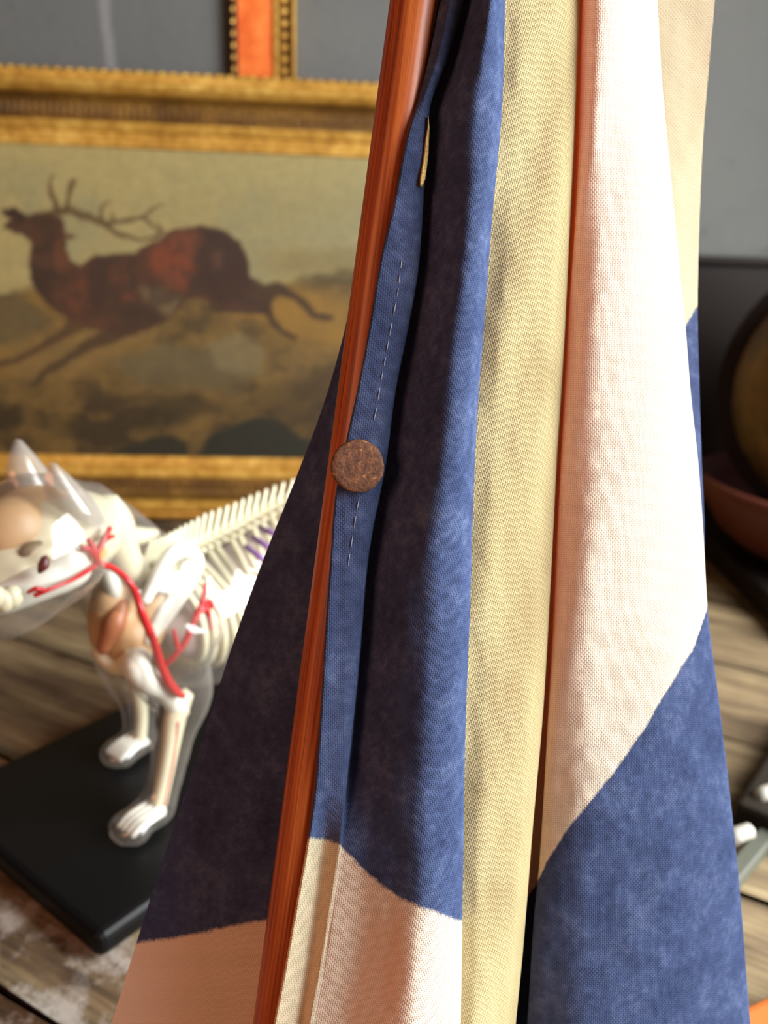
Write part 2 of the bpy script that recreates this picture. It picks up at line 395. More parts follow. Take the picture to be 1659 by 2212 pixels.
rails['top'] = sweep_rail(((aL1, hi1), (aR1, hi1), (-1, 1), (1, 1)), pic, prof, rw, mats)
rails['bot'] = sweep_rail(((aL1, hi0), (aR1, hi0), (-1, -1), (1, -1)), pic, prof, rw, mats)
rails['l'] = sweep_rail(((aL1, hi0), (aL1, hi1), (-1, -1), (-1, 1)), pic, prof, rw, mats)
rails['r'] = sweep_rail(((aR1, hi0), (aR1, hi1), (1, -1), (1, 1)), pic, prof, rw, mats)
# twisted-rope bead round the outer edge of the top rail
bm = bmesh.new(); bm_ball(bm, (0, 0, 0), (.0075, .0034, .0036), ((wv+tv*.55), np.cross(nv, wv+tv*.55), nv), 1)
bmesh.ops.recalc_face_normals(bm, faces=bm.faces); bead = bpy.data.meshes.new('rope_bead'); bm.to_mesh(bead); bm.free(); bead.materials.append(M_gilt)
bead.polygons.foreach_set('use_smooth', [True]*len(bead.polygons))
nb = int((aR-aL)/.0155)
pl = np.array(pic.location)
for k in range(nb):
    a = aL+.01+k*.0155
    if pix(fr(a, Hout))[0] < -40 or pix(fr(a, Hout))[0] > 1000: continue
    o = bpy.data.objects.new('rope_bead', bead); C_.objects.link(o); o.parent = rails['top']
    o.location = tuple(fr(a, Hout-.0045, .034))
# fluting in the cove of the top rail
bm = bmesh.new()
bm_box(bm, (0, 0, 0), (wv, tv, nv), (.0022, rw*.10, .003), .001, 1); bmesh.ops.recalc_face_normals(bm, faces=bm.faces)
flute = bpy.data.meshes.new('flute'); bm.to_mesh(flute); bm.free(); flute.materials.append(M_gilt_d)
for k in range(200):
    a = aL+.02+k*.0095
    x = pix(fr(a, Hout))[0]
    if x < -30 or x > 860: continue
    for key, bb in (('top', hi1+rw*.50), ('bot', hi0-rw*.50)):
        o = bpy.data.objects.new('flute', flute); C_.objects.link(o); o.parent = rails[key]; o.location = tuple(fr(a, bb, .0185))

# ---- the canvas: colours of the paint itself, one per vertex
NXc, NYc = 520, 250
ga = np.linspace(aL1-.004, aR1+.004, NXc); gb = np.linspace(hi0-.004, hi1+.004, NYc)
A, Bm = np.meshgrid(ga, gb, indexing='ij')
W3 = B0+A[..., None]*wv+Bm[..., None]*tv+nv*.006
qd = W3-CAM; dd = qd@fw; UU = 829.5+F*(qd@RT)/dd; VV = 1106-F*(qd@UP)/dd
UU0, VV0 = UU, VV
def vnoise(x, y, sc_, seed):
    r2 = np.random.default_rng(seed); g = r2.random((128, 128)); x = x/sc_; y = y/sc_
    i = np.floor(x).astype(int); j = np.floor(y).astype(int); fx = x-i; fy = y-j; fx = fx*fx*(3-2*fx); fy = fy*fy*(3-2*fy)
    G = lambda a, b: g[a % 128, b % 128]
    return (G(i, j)*(1-fx)+G(i+1, j)*fx)*(1-fy)+(G(i, j+1)*(1-fx)+G(i+1, j+1)*fx)*fy
def fbm(x, y, sc_, seed): return .55*vnoise(x, y, sc_, seed)+.28*vnoise(x, y, sc_/2.1, seed+1)+.17*vnoise(x, y, sc_/4.3, seed+2)
UU = UU0+(fbm(UU0, VV0, 34, 91)-.5)*16; VV = VV0+(fbm(UU0, VV0, 34, 95)-.5)*13
def sstep(a, b, x): t = np.clip((x-a)/(b-a), 0, 1); return t*t*(3-2*t)
def poly_mask(pts, soft=6.):
    pts = np.array(pts, float); ins = np.zeros(UU.shape, bool); dm = np.full(UU.shape, 1e9)
    m = len(pts)
    for k in range(m):
        x0, y0 = pts[k]; x1, y1 = pts[(k+1) % m]
        cnd = ((y0 > VV) != (y1 > VV)) & (UU < (x1-x0)*(VV-y0)/((y1-y0) if abs(y1-y0) > 1e-9 else 1e-9)+x0); ins ^= cnd
        t = np.clip(((UU-x0)*(x1-x0)+(VV-y0)*(y1-y0))/((x1-x0)**2+(y1-y0)**2+1e-9), 0, 1)
        dm = np.minimum(dm, np.hypot(UU-x0-t*(x1-x0), VV-y0-t*(y1-y0)))
    return sstep(-soft, soft, np.where(ins, dm, -dm))
def line_mask(pts, ws, soft=4.):
    out = np.zeros(UU.shape)
    for k in range(len(pts)-1):
        (x0, y0), (x1, y1) = pts[k], pts[k+1]; w0, w1 = ws[k], ws[k+1]
        t = np.clip(((UU-x0)*(x1-x0)+(VV-y0)*(y1-y0))/((x1-x0)**2+(y1-y0)**2+1e-9), 0, 1)
        dist = np.hypot(UU-x0-t*(x1-x0), VV-y0-t*(y1-y0))-(w0+(w1-w0)*t)
        out = np.maximum(out, sstep(soft, -soft, dist))
    return out
col = np.zeros(UU.shape+(3,))
def lay(mask, c, k=1.):
    global col
    m = (mask*k)[..., None]; col = col*(1-m)+np.array(c, float)*m
n1 = fbm(UU, VV, 130, 1); n2 = fbm(UU, VV*1.8, 60, 7); n3 = fbm(UU, VV, 28, 11)
col[:] = (168, 154, 104)
lay(sstep(-50, 850, UU), (146, 138, 98)); lay(sstep(.45, .75, n1), (142, 138, 104), .7); lay(sstep(470, 330, VV), (172, 160, 108), .5)
lay(sstep(.5, .8, n2)*sstep(400, 600, VV), (160, 146, 104), .6)
lay(sstep(520, 560, VV)*sstep(610, 575, VV)*sstep(520, 640, UU), (128, 116, 78), .7)
hz = 628+12*(n2-.5)*4-34*sstep(560, 760, UU)
gm = sstep(-14, 14, VV-hz); lay(gm, (104, 84, 46)); 
lay(gm*sstep(.38, .62, n1), (128, 100, 52), .8); lay(gm*sstep(.45, .7, n2), (78, 64, 40), .8); lay(gm*sstep(.5, .75, n3), (138, 110, 62), .4)
lay(sstep(-18, 10, VV-(hz-6))*sstep(34, 10, VV-hz)*sstep(540, 600, UU), (80, 70, 44), .7)
lay(poly_mask([(520, 640), (640, 610), (760, 660), (770, 760), (640, 740), (560, 700)], 26), (146, 112, 50), .8)
lay(poly_mask([(-100, 640), (40, 640), (110, 690), (40, 740), (-100, 735)], 14), (98, 86, 58), .8)
lay(poly_mask([(20, 740), (180, 690), (330, 720), (200, 800), (60, 840), (10, 800)], 22), (132, 106, 62), .7)
lay(poly_mask([(240, 780), (350, 740), (480, 760), (560, 800), (520, 850), (300, 830)], 18), (98, 88, 62), .8)
lay(poly_mask([(450, 740), (520, 715), (570, 760), (560, 810), (470, 800)], 12), (120, 108, 78), .8)
lay(sstep(780, 930, VV), (84, 66, 36), .75); lay(sstep(800, 900, VV)*sstep(.42, .62, n2), (54, 44, 28), .85); lay(sstep(760, 860, VV)*sstep(.52, .7, n1), (120, 94, 48), .6)
lay(poly_mask([(330, 860), (420, 850), (480, 880), (400, 910), (300, 930)], 14), (52, 44, 26), .7)
lay(poly_mask([(240, 975), (300, 955), (370, 940), (405, 960), (415, 1000), (240, 1000)], 7), (40, 40, 30), .95)
lay(poly_mask([(425, 990), (450, 940), (520, 915), (560, 900), (600, 905), (650, 945), (700, 960), (1300, 960), (1300, 1010), (425, 1010)], 7), (38, 40, 31), .96)
lay(poly_mask([(560, 880), (700, 800), (900, 780), (1300, 830), (1300, 960), (680, 950)], 30), (72, 58, 34), .7)
# the stag
DK, RD, MD = (58, 42, 34), (116, 58, 40), (76, 52, 38)
for pts, ws, c in (
    ([(265, 650), (180, 690), (120, 730), (60, 765), (-60, 815)], [26, 18, 10, 7, 6], (80, 60, 40)),
    ([(300, 690), (220, 730), (160, 765), (105, 800), (68, 830)], [26, 16, 9, 7, 7], (72, 56, 38)),
    ([(480, 610), (560, 640), (600, 620), (640, 640), (680, 680), (715, 688)], [38, 30, 14, 8, 7, 6], (62, 46, 34)),
    ([(480, 640), (545, 655), (575, 670), (590, 700), (635, 728)], [34, 20, 10, 7, 6], (58, 44, 33))):
    lay(line_mask(pts, ws, 6), c, .92)
body = [(5, 455), (30, 452), (55, 466), (88, 458), (120, 456), (138, 475), (145, 520), (150, 560), (175, 578), (200, 556), (240, 552), (290, 548), (330, 522), (380, 495), (430, 488), (480, 500), (520, 520), (535, 560), (540, 610), (560, 640), (570, 668), (520, 672), (460, 660), (410, 640), (370, 690), (330, 705), (270, 725), (210, 710), (150, 690), (110, 665), (75, 620), (65, 580), (68, 530), (45, 508), (20, 495), (8, 492), (15, 480), (25, 473), (8, 466)]
lay(poly_mask(body, 5), MD)
b_ = poly_mask(body, 5)
lay(b_*poly_mask([(330, 525), (400, 500), (430, 505), (425, 580), (400, 625), (350, 615), (320, 570)], 16), (120, 62, 42), .9)
lay(b_*poly_mask([(430, 490), (540, 520), (550, 640), (480, 660), (420, 620)], 14), (58, 42, 34), .9)
lay(b_*poly_mask([(455, 545), (475, 540), (480, 580), (460, 590)], 8), (96, 68, 52), .6)
lay(b_*poly_mask([(110, 525), (140, 520), (148, 575), (125, 580)], 8), (112, 66, 44), .8)
lay(b_*poly_mask([(60, 530), (105, 525), (115, 600), (110, 660), (70, 610)], 10), (56, 42, 34), .8)
lay(b_*poly_mask([(150, 610), (180, 600), (185, 650), (165, 680), (145, 650)], 10), (104, 60, 42), .8)
lay(b_*poly_mask([(195, 560), (235, 555), (240, 640), (215, 680), (190, 650)], 10), (60, 44, 36), .8)
lay(b_*poly_mask([(245, 600), (275, 600), (290, 660), (262, 665)], 9), (106, 60, 42), .7)
lay(b_*poly_mask([(300, 625), (340, 620), (400, 640), (370, 690), (320, 660)], 12), (112, 98, 70), .8)
lay(b_*poly_mask([(280, 650), (330, 670), (360, 690), (300, 720), (230, 715)], 12), (64, 48, 36), .8)
lay(b_*poly_mask([(5, 455), (30, 452), (55, 466), (50, 480), (20, 470)], 5), (48, 38, 32), .9)
lay(b_*sstep(.42, .62, n3), (56, 44, 36), .55); lay(b_*sstep(.5, .72, n2), (92, 60, 44), .5)
lay(poly_mask([(135, 505), (160, 508), (168, 513), (150, 520)], 3), (78, 52, 40), .9)
AN = (92, 76, 50)
for pts, ws in (([(118, 458), (150, 452), (190, 468), (225, 485), (255, 478), (310, 472), (345, 500)], [8, 8, 7, 7, 5, 4, 3]),
                ([(122, 462), (112, 430), (108, 395), (115, 378)], [8, 6, 4, 3]), ([(140, 452), (145, 425), (152, 400), (160, 388)], [7, 5, 4, 3]),
                ([(218, 480), (216, 455), (225, 438), (240, 430)], [4, 4, 3, 2]), ([(225, 487), (255, 510), (300, 517), (330, 512), (352, 500), (340, 480)], [6, 5, 4, 4, 3, 2]),
                ([(310, 472), (325, 455), (350, 445)], [4, 3, 2]), ([(240, 475), (240, 460)], [3, 2])):
    lay(line_mask(pts, ws, 3.5), AN, .9)
col *= (.80+.12*fbm(UU0, VV0, 9, 31))[..., None]*np.array([1., .98, .93])
s = np.clip(col/255, 0, 1); LC = np.where(s <= .04045, s/12.92, ((s+.055)/1.055)**2.4)
idx = np.arange(NXc*NYc).reshape(NXc, NYc)
fs = np.stack([idx[:-1, :-1], idx[1:, :-1], idx[1:, 1:], idx[:-1, 1:]], -1).reshape(-1, 4)
me = bpy.data.meshes.new('canvas'); me.from_pydata(W3.reshape(-1, 3).tolist(), [], fs.tolist())
ca = me.color_attributes.new('pigment', 'FLOAT_COLOR', 'POINT'); ca.data.foreach_set('color', np.concatenate([LC.reshape(-1, 3), np.ones((NXc*NYc, 1))], 1).astype(np.float32).ravel())
n = NT('oil_paint'); pg = n.node('ShaderNodeAttribute', attribute_name='pigment').outputs['Color']
M_oil = n.bsdf(pg, .5, 0, n.bump(n.noise(n.pos(), 300, 4), .25, .001), .35)
link('canvas', me, M_oil, pic)
bm = bmesh.new(); c0 = fr((aL1+aR1)/2, (hi0+hi1)/2, -.001); bm_box(bm, c0, (wv, tv, nv), ((aR1-aL1)/2+.02, (hi1-hi0)/2+.02, .003)); from_bm('backing_board', bm, M_floor, pic, False)

# ================================================================== orange and gold empty frame on the wall
Yw = 1.468
def wallpt(u, v):
    q = ray(u, v); t = (Yw-.0-CAM[1])/q[1]; return CAM+q*t
xl = .5*(wallpt(499, 0)[0]+wallpt(503, 180)[0]); xr = .5*(wallpt(645, 0)[0]+wallpt(636, 180)[0])
wd = xr-xl; zt, zb = 1.25, .50; xR = wallpt(1490, 60)[0]
M_or = NT('orange_panel'); p = M_or.pos()
M_orange = M_or.bsdf(M_or.ramp(M_or.noise(p, 22, 5, .6), [(.32, lin(214, 86, 34)), (.5, lin(236, 118, 50)), (.68, lin(246, 146, 74))]), .5, 0, None, .4)
M_dark = plain('dark_brown_edge', lin(66, 40, 24), .6)
ofr = empty('orange_gilt_frame', ((xl+xR)/2, Yw-.01, zb), 'empty picture frame with orange band and gold beaded edge, hung behind the painting', 'picture frame')
def wfr(a, b, c=0.): return np.array([a, Yw-.002-c, b])
oprof_o = [(.0, .006), (.0, .018)]
def orail(s0, s1, d0, d1):
    """one rail: beaded gold sight edge, orange flat, dark outer edge"""
    prof = [(0, .0), (0, .016), (.03, .020), (.06, .016), (.10, .012), (.26, .012), (.29, .017), (.32, .017), (.33, .013), (.88, .013), (.90, .018), (.96, .016), (1.0, .008), (1.0, 0)]
    mset = (M_gilt, M_gilt_s, M_orange, M_dark)
    vs = []; fs = []; mi = []; nS = 6
    for i in range(nS+1):
        t = i/nS
        for s_, h_ in prof:
            q0_ = np.array(s0)+np.array(d0)*s_*wd; q1_ = np.array(s1)+np.array(d1)*s_*wd; q_ = q0_+(q1_-q0_)*t; vs.append(wfr(q_[0], q_[1], h_))
    m = len(prof)
    for i in range(nS):
        for j in range(m-1):
            fs.append((i*m+j, i*m+j+1, (i+1)*m+j+1, (i+1)*m+j)); s_ = .5*(prof[j][0]+prof[j+1][0])
            mi.append(0 if s_ < .07 else 1 if s_ < .27 else 0 if s_ < .325 else 2 if s_ < .89 else 3)
    for i in (0, nS): fs.append(tuple(i*m+j for j in range(m))); mi.append(3)
    me = mesh('frame_rail', vs, fs)
    for x in mset: me.materials.append(x)
    me.polygons.foreach_set('material_index', mi)
    bm = bmesh.new(); bm.from_mesh(me); bmesh.ops.recalc_face_normals(bm, faces=bm.faces); bm.to_mesh(me); bm.free()
    return link('frame_rail', me, None, ofr, False)
x0s, x1s, z0s, z1s = xl+wd, xR-wd, zb+wd, zt-wd
rl_ = orail((x0s, z0s), (x0s, z1s), (-1, -1), (-1, 1)); orail((x1s, z0s), (x1s, z1s), (1, -1), (1, 1)); orail((x0s, z0s), (x1s, z0s), (-1, -1), (1, -1)); orail((x0s, z1s), (x1s, z1s), (-1, 1), (1, 1))
bm = bmesh.new(); bm_ball(bm, (0, 0, 0), (wd*.075, .006, .006), None, 1); bmesh.ops.recalc_face_normals(bm, faces=bm.faces)
ob = bpy.data.meshes.new('bead'); bm.to_mesh(ob); bm.free(); ob.materials.append(M_gilt)
for k in range(30):
    z = z0s+.02+k*.0165
    if z > z1s: break
    for s_ in (.18, .945):
        o = bpy.data.objects.new('bead', ob); C_.objects.link(o); o.parent = rl_; q_ = wfr(x0s-s_*wd, z, .013 if s_ < .5 else .017); o.location = tuple(q_)
        if s_ > .5: o.scale = (.45, 1, 1)
for key in list(rails.values())+[rl_]:
    pass

# ================================================================== globe in a red-brown bowl, dark case behind it
M_dk = plain('dark_stained_wood', lin(30, 24, 21), .6, 0, .3, 14, spec=.15)
gc = np.array([.622, 1.06, 0.]); gd = pix(gc+np.array([0, 0, .25]))[2]
globe = empty('antique_globe', gc, 'olive brown globe in a red brown bowl stand at the right edge', 'globe')
M_red = plain('red_brown_wood', lin(96, 44, 30), .5, 0, .25, 12)
nb_ = NT('aged_globe_paper'); p = nb_.pos()
M_ball = nb_.bsdf(nb_.ramp(nb_.noise(p, 13, 5, .6), [(.34, lin(66, 58, 32)), (.5, lin(98, 82, 44)), (.66, lin(128, 102, 56))]), .45, 0, None, .4)
bm = bmesh.new(); bm_box(bm, (.467+.21, 1.06, .016), ((1, 0, 0), (0, 1, 0), (0, 0, 1)), (.21, .215, .0158), .004); from_bm('base', bm, M_dk, globe, False)
zc = P(1850, 855, gd)[2]; zr = P(1850, 1062, gd)[2]
rb = 284*gd/F
lathe('bowl', [(.0, .033), (.11, .033), (.135, .045), (.165, zr*.5), (.190, zr*.8), (.2, zr), (.193, zr+.002), (.18, zr*.82), (.13, zr*.6), (.0, zr*.45)], gc, M_red, globe)
bm = bmesh.new(); bm_ball(bm, (gc[0], gc[1], zc), rb, None, 4); from_bm('ball', bm, M_ball, globe)
th = np.linspace(0, 2*math.pi, 49); vd = np.array([gc[0], gc[1], 0]); vd /= np.linalg.norm(vd); sd = np.array([vd[1], -vd[0], 0])
bm = bmesh.new()
for i in range(48):
    pass
ringv = []
for a in th[:-1]:
    for rr_, oo in ((rb*1.005, -.006), (rb*1.13, -.006), (rb*1.13, .006), (rb*1.005, .006)):
        ringv.append(bm.verts.new(np.array([gc[0], gc[1], zc])+sd*rr_*math.cos(a)+np.array([0, 0, 1])*rr_*math.sin(a)+vd*oo))
for i in range(48):
    for j in range(4):
        bm.faces.new((ringv[i*4+j], ringv[i*4+(j+1) % 4], ringv[((i+1) % 48)*4+(j+1) % 4], ringv[((i+1) % 48)*4+j]))
from_bm('meridian_ring', bm, M_dk, globe, False)
ctop = P(1580, 567, 1.40)
case = empty('dark_wooden_case', (ctop[0]+.12, 1.38, 0), 'dark stained wooden case standing against the wall behind the globe', 'case')
bm = bmesh.new(); bm_box(bm, (ctop[0]+.14, 1.395, ctop[2]/2), ((1, 0, 0), (0, 1, 0), (0, 0, 1)), (.27, .045, ctop[2]/2), .006); from_bm('body', bm, M_dk, case, False)
bm = bmesh.new(); bm_box(bm, (ctop[0]+.14, 1.39, ctop[2]+.004), ((1, 0, 0), (0, 1, 0), (0, 0, 1)), (.28, .052, .006), .003); from_bm('lid', bm, M_dk, case, False)

# ================================================================== small things at the right edge of the table
M_char = plain('charcoal_wood', lin(34, 28, 20), .7, 0, .3, 40, spec=.2)
M_peg = plain('off_white_peg', lin(176, 172, 160), .5)
M_greyrod = plain('grey_painted_metal', lin(84, 86, 74), .5, 0, .12, 40)
tb = empty('dark_block', T(1690, 1740), 'low dark block with white pegs on the table right of the flag', 'block')
a_, b__ = T(1578, 1790), T(1720, 1560); dx = b__-a_; dx /= np.linalg.norm(dx); dy = np.array([dx[1], -dx[0], 0]); Lb = np.linalg.norm(b__-a_)
cb = (a_+b__)/2+dy*.055
bm = bmesh.new(); bm_box(bm, cb+np.array([0, 0, .0125]), (dx, dy, (0, 0, 1)), (Lb/2, .055, .0122), .004); from_bm('body', bm, M_char, tb, False)
def peg(u, v):
    q = T(u, v, .027); bm = bmesh.new(); bm_tube(bm, [q+np.array([0, 0, -.003])-dx*0, q+sd*.0, q+np.array([.012, .004, .002])], [.0055, .006, .0055], 8, 10); from_bm('peg', bm, M_peg, tb)
peg(1648, 1716); peg(1588, 1806)
r1, r2_ = T(1712, 1742, .006), T(1572, 1908, .006)
rod = empty('grey_rod', (r1+r2_)/2*np.array([1, 1, 0]), 'grey metal bar lying beside the dark block', 'bar')
bm = bmesh.new(); dr = (r2_-r1); Lr = np.linalg.norm(dr); dr /= Lr; bm_box(bm, (r1+r2_)/2+np.array([0, 0, .0]), (dr, np.cross((0, 0, 1), dr), (0, 0, 1)), (Lr/2, .0065, .006), .002); from_bm('bar', bm, M_greyrod, rod, False)
ow = T(1690, 2230, .0)
M_ow = plain('orange_varnished_wood', lin(190, 104, 48), .4, 0, .2, 30)
oblk = empty('orange_wood_offcut', ow, 'orange varnished wooden piece at the lower right corner', 'wood piece')
bm = bmesh.new(); bm_box(bm, ow+np.array([.006, -.012, .012]), ((.9, .44, 0), (-.44, .9, 0), (0, 0, 1)), (.05, .022, .0118), .005, 3); from_bm('body', bm, M_ow, oblk, False)

# ================================================================== clear anatomical cat model
ax = np.array([.60, .80, 0]); bx_ = np.array([.80, -.60, 0]); Z = np.array([0, 0, 1.])      # ax: rump-wards, bx_: to the viewer's side
ZB = .018
pn, pf = T(315, 1790, ZB), T(295, 1632, ZB); Mid = (pn+pf)/2
def Q(u, v, off=0.):
    q = ray(u, v); t = ((Mid+bx_*off-CAM)@bx_)/(q@bx_); return CAM+q*t
offn = (pn-Mid)@bx_
cat = empty('anatomical_cat_model', Mid*np.array([1, 1, 0]), 'clear plastic anatomical cat model with white skeleton and red arteries on black base', 'anatomical model')
# base plate
cB = T(212, 2030, ZB); e1 = ax; e2 = -bx_
bc_ = cB+e1*.235+e2*.105
bm = bmesh.new(); bm_box(bm, (bc_[0], bc_[1], ZB/2), (e1, e2, Z), (.235, .105, ZB/2), .006, 3); from_bm('base_plate', bm, M_black, cat, False)
sh = bmesh.new()
def cap(pts, rad, n=14, ns=12): bm_tube(sh, pts, rad, n, ns)
# torso shell
S = lambda u, v, o=0.: Q(u, v, o)
spine = [S(330, 1235), S(400, 1210), S(480, 1170), S(560, 1125), S(640, 1085), S(720, 1060), S(800, 1055)]
cap([S(300, 1300), S(400, 1310), S(500, 1280), S(600, 1220), S(700, 1180), S(790, 1150)], [.030, .052, .060, .060, .056, .045], 20, 16)
cap([S(330, 1340), S(420, 1360), S(500, 1330), S(590, 1270)], [.030, .046, .046, .04], 14, 14)
# neck and head
cap([S(370, 1290), S(310, 1236), S(235, 1180), S(150, 1145)], [.042, .030, .031, .037], 14, 14)
cap([S(270, 1330), S(260, 1260), S(220, 1200)], [.026, .034, .030], 12, 12)
cap([S(170, 1130, .0), S(95, 1165, .012), S(20, 1220, .020), S(-60, 1280, .026)], [.030, .044, .040, .026], 14, 16)
cap([S(60, 1260, .02), S(10, 1300, .03), S(-40, 1330, .03)], [.026, .024, .018], 8, 12)
# legs
near = [S(380, 1330, offn), S(360, 1420, offn), S(390, 1500, offn), S(378, 1580, offn), S(355, 1690, offn), S(335, 1765, offn)]
cap(near, [.036, .030, .024, .015, .013, .013], 20, 14)
far = [S(290, 1350, -offn*.7), S(280, 1430, -offn), S(300, 1500, -offn), S(302, 1560, -offn), S(300, 1612, -offn)]
cap(far, [.032, .026, .018, .013, .012], 18, 14)
def paw(c, k=1., o=offn):
    bm_ball(sh, c+np.array([0, 0, .012]), (.021*k, .016*k, .0125), (ax, bx_, Z), 2)
    for j, (s1, s2) in enumerate(((-.018, -.012), (-.024, -.004), (-.024, .005), (-.018, .012))):
        bm_ball(sh, c+ax*s1*k+bx_*s2*k+np.array([0, 0, .009]), (.010*k, .0062*k, .0085), (ax, bx_, Z), 2)
pawN = T(318, 1790, ZB)+ax*.004; pawF = T(297, 1628, ZB); paw(pawN); paw(pawF)
# hind legs (mostly behind the flag)
hn, hf = Mid+ax*.26+bx_*.035, Mid+ax*.29-bx_*.035
for h_, top in ((hn, .035), (hf, -.035)):
    t_ = S(790, 1150)+bx_*top
    cap([t_, t_*.5+(h_+Z*.11)*.5-ax*.02, h_+Z*.11-ax*.01, h_+Z*.07+ax*.03, h_+Z*.028], [.045, .036, .022, .014, .013], 16, 12); paw(np.array([h_[0], h_[1], ZB])-ax*.01)
cap([S(800, 1110), S(800, 1110)+ax*.05+Z*.0, S(800, 1110)+ax*.12-Z*.08], [.016, .011, .008], 12, 10)
bmesh.ops.recalc_face_normals(sh, faces=sh.faces)
shell = fused('clear_shell', sh, M_shell, cat, .0042, 10, .5)

# clear upright ears, hollow towards the front
for e0, e1_, tip, oo in ((S(22, 1062, -.010), S(128, 1070, -.018), S(42, 950, -.016), -.02), (S(108, 1085, .030), S(196, 1090, .020), S(116, 1000, .030), .02)):
    vs = []; fs = []; na, nt = 14, 10
    mid_ = (e0+e1_)/2; wd_ = (e1_-e0)/2; dp = np.cross(wd_/np.linalg.norm(wd_), Z); dp /= np.linalg.norm(dp)
    for i in range(nt+1):
        t = i/nt; w_ = (1-t**1.6)*1.0+.06
        for j in range(na+1):
            a = math.pi*(j/na); c0 = mid_*(1-t)+tip*t
            vs.append(c0+wd_*w_*math.cos(a)*-1+dp*.020*w_*math.sin(a)-Z*.012*(1-t)*math.sin(a))
    m_ = na+1; nv_ = len(vs); cen = np.mean(np.array(vs), 0)
    vs += [x+dp*-.0022 for x in vs]
    for i in range(nt):
        for j in range(na):
            f = (i*m_+j, i*m_+j+1, (i+1)*m_+j+1, (i+1)*m_+j); fs.append(f); fs.append(tuple(nv_+k for k in f[::-1]))
    link('clear_ear', mesh('clear_ear', vs, fs), M_ear, cat)

# skull and jaw
bm = bmesh.new()
bm_ball(bm, S(165, 1150, .012), (.030, .026, .027), (ax, bx_, Z), 3)
bm_ball(bm, S(105, 1165, .016), (.030, .024, .027), (ax, bx_, Z), 3)
bm_tube(bm, [S(120, 1180, .012), S(50, 1215, .018), S(-10, 1255, .022), S(-60, 1285, .024)], [.026, .024, .020, .012], 12, 14)
bm_tube(bm, [S(210, 1130, .02), S(165, 1180, .036), S(110, 1195, .040), S(70, 1200, .036), S(40, 1215, .03)], [.007, .006, .006, .007, .006], 14, 8)
bmesh.ops.recalc_face_normals(bm, faces=bm.faces)
skull = fused('skull', bm, M_bone, cat, .0025, 5)
bm = bmesh.new(); bm_ball(bm, S(72, 1190, .036), (.009, .005, .006), (ax, bx_, Z), 2); from_bm('eye_socket_shade', bm, M_socket_shade, skull)  # tan lump carrying the shade of the eye hollow in its colour
bm = bmesh.new()
bm_tube(bm, [S(176, 1190, .036), S(165, 1228, .040), S(130, 1240, .042), S(70, 1265, .042), S(10, 1290, .038), S(-50, 1310, .034)], [.006, .010, .012, .011, .010, .007], 16, 10)
bm_tube(bm, [S(170, 1205, .04), S(140, 1215, .042), S(110, 1225, .042)], [.008, .012, .008], 8, 10)
bmesh.ops.recalc_face_normals(bm, faces=bm.faces); jaw = fused('lower_jaw', bm, M_white, cat, .0022, 4)
bm = bmesh.new(); bm_tube(bm, [S(98, 1205, .054), S(93, 1222, .055), S(85, 1236, .055)], [.0025, .0034, .0015], 8, 8); from_bm('jaw_hollow', bm, M_eye, jaw)
bm = bmesh.new(); bm_ball(bm, S(70, 1112, .006), (.028, .020, .018), (ax, bx_, Z), 3); bm_ball(bm, S(28, 1150, .014), (.026, .02, .022), (ax, bx_, Z), 3); bm_ball(bm, S(-20, 1195, .012), (.022, .016, .018), (ax, bx_, Z), 3)
bmesh.ops.recalc_face_normals(bm, faces=bm.faces); fused('brow_muscle', bm, M_musc, cat, .003, 5)
for u, v in ((8, 1298), (-12, 1290), (26, 1290)):
    bm = bmesh.new(); bm_ball(bm, S(u, v, .052), (.006, .005, .007), (ax, bx_, Z), 2); from_bm('tooth', bm, M_bone, jaw)
bm = bmesh.new(); bm_ball(bm, S(202, 1180, .03), (.011, .008, .012), (ax, bx_, Z), 2); bm_ball(bm, S(190, 1192, .034), (.008, .006, .007), (ax, bx_, Z), 2)
bmesh.ops.recalc_face_normals(bm, faces=bm.faces); fused('throat_gland', bm, M_gland, cat, .002, 4)
# neck bones
tube('atlas_wing', [S(225, 1085, .012), S(250, 1130, .014), S(262, 1190, .015), S(285, 1240, .014)], [.009, .012, .012, .010], M_bone, cat, 14, 10)
tube('cervical_spine', [S(270, 1215), S(300, 1235), S(330, 1235), S(360, 1222)], [.011, .011, .010, .010], M_bone, cat, 14, 10)
tube('axis_crest', [S(268, 1155, .004), S(300, 1158, .004), S(338, 1150, .004)], [.006, .007, .003], M_bone, cat, 10, 8)
tube('windpipe', [S(230, 1225, .01), S(242, 1262, .014), S(254, 1300, .014)], [.005, .006, .005], M_white, cat, 10, 8)
# back vertebrae with tall processes
sp = np.array([S(*q) for q in ((312, 1218), (350, 1212), (390, 1198), (440, 1175), (500, 1145), (560, 1112), (630, 1078), (720, 1050))])
spq, _ = resample(sp, 1, 26)
vert0 = None
for k in range(25):
    bm = bmesh.new(); c_ = spq[k]; tg = spq[k+1]-spq[k]; tg /= np.linalg.norm(tg)
    bm_ball(bm, c_, (.0062, .0085, .0075), (tg, bx_, np.cross(tg, bx_)), 1)
    hgt = .023-.006*abs(k-10)/10
    bm_tube(bm, [c_, c_+Z*hgt*.5+tg*.003, c_+Z*hgt+tg*.007], [.0030, .0022, .0016], 5, 6)
    bm_tube(bm, [c_, c_+bx_*.009+Z*.002, c_+bx_*.014+Z*.003], [.003, .0026, .0018], 4, 6)
    from_bm('vertebra', bm, M_bone, cat)
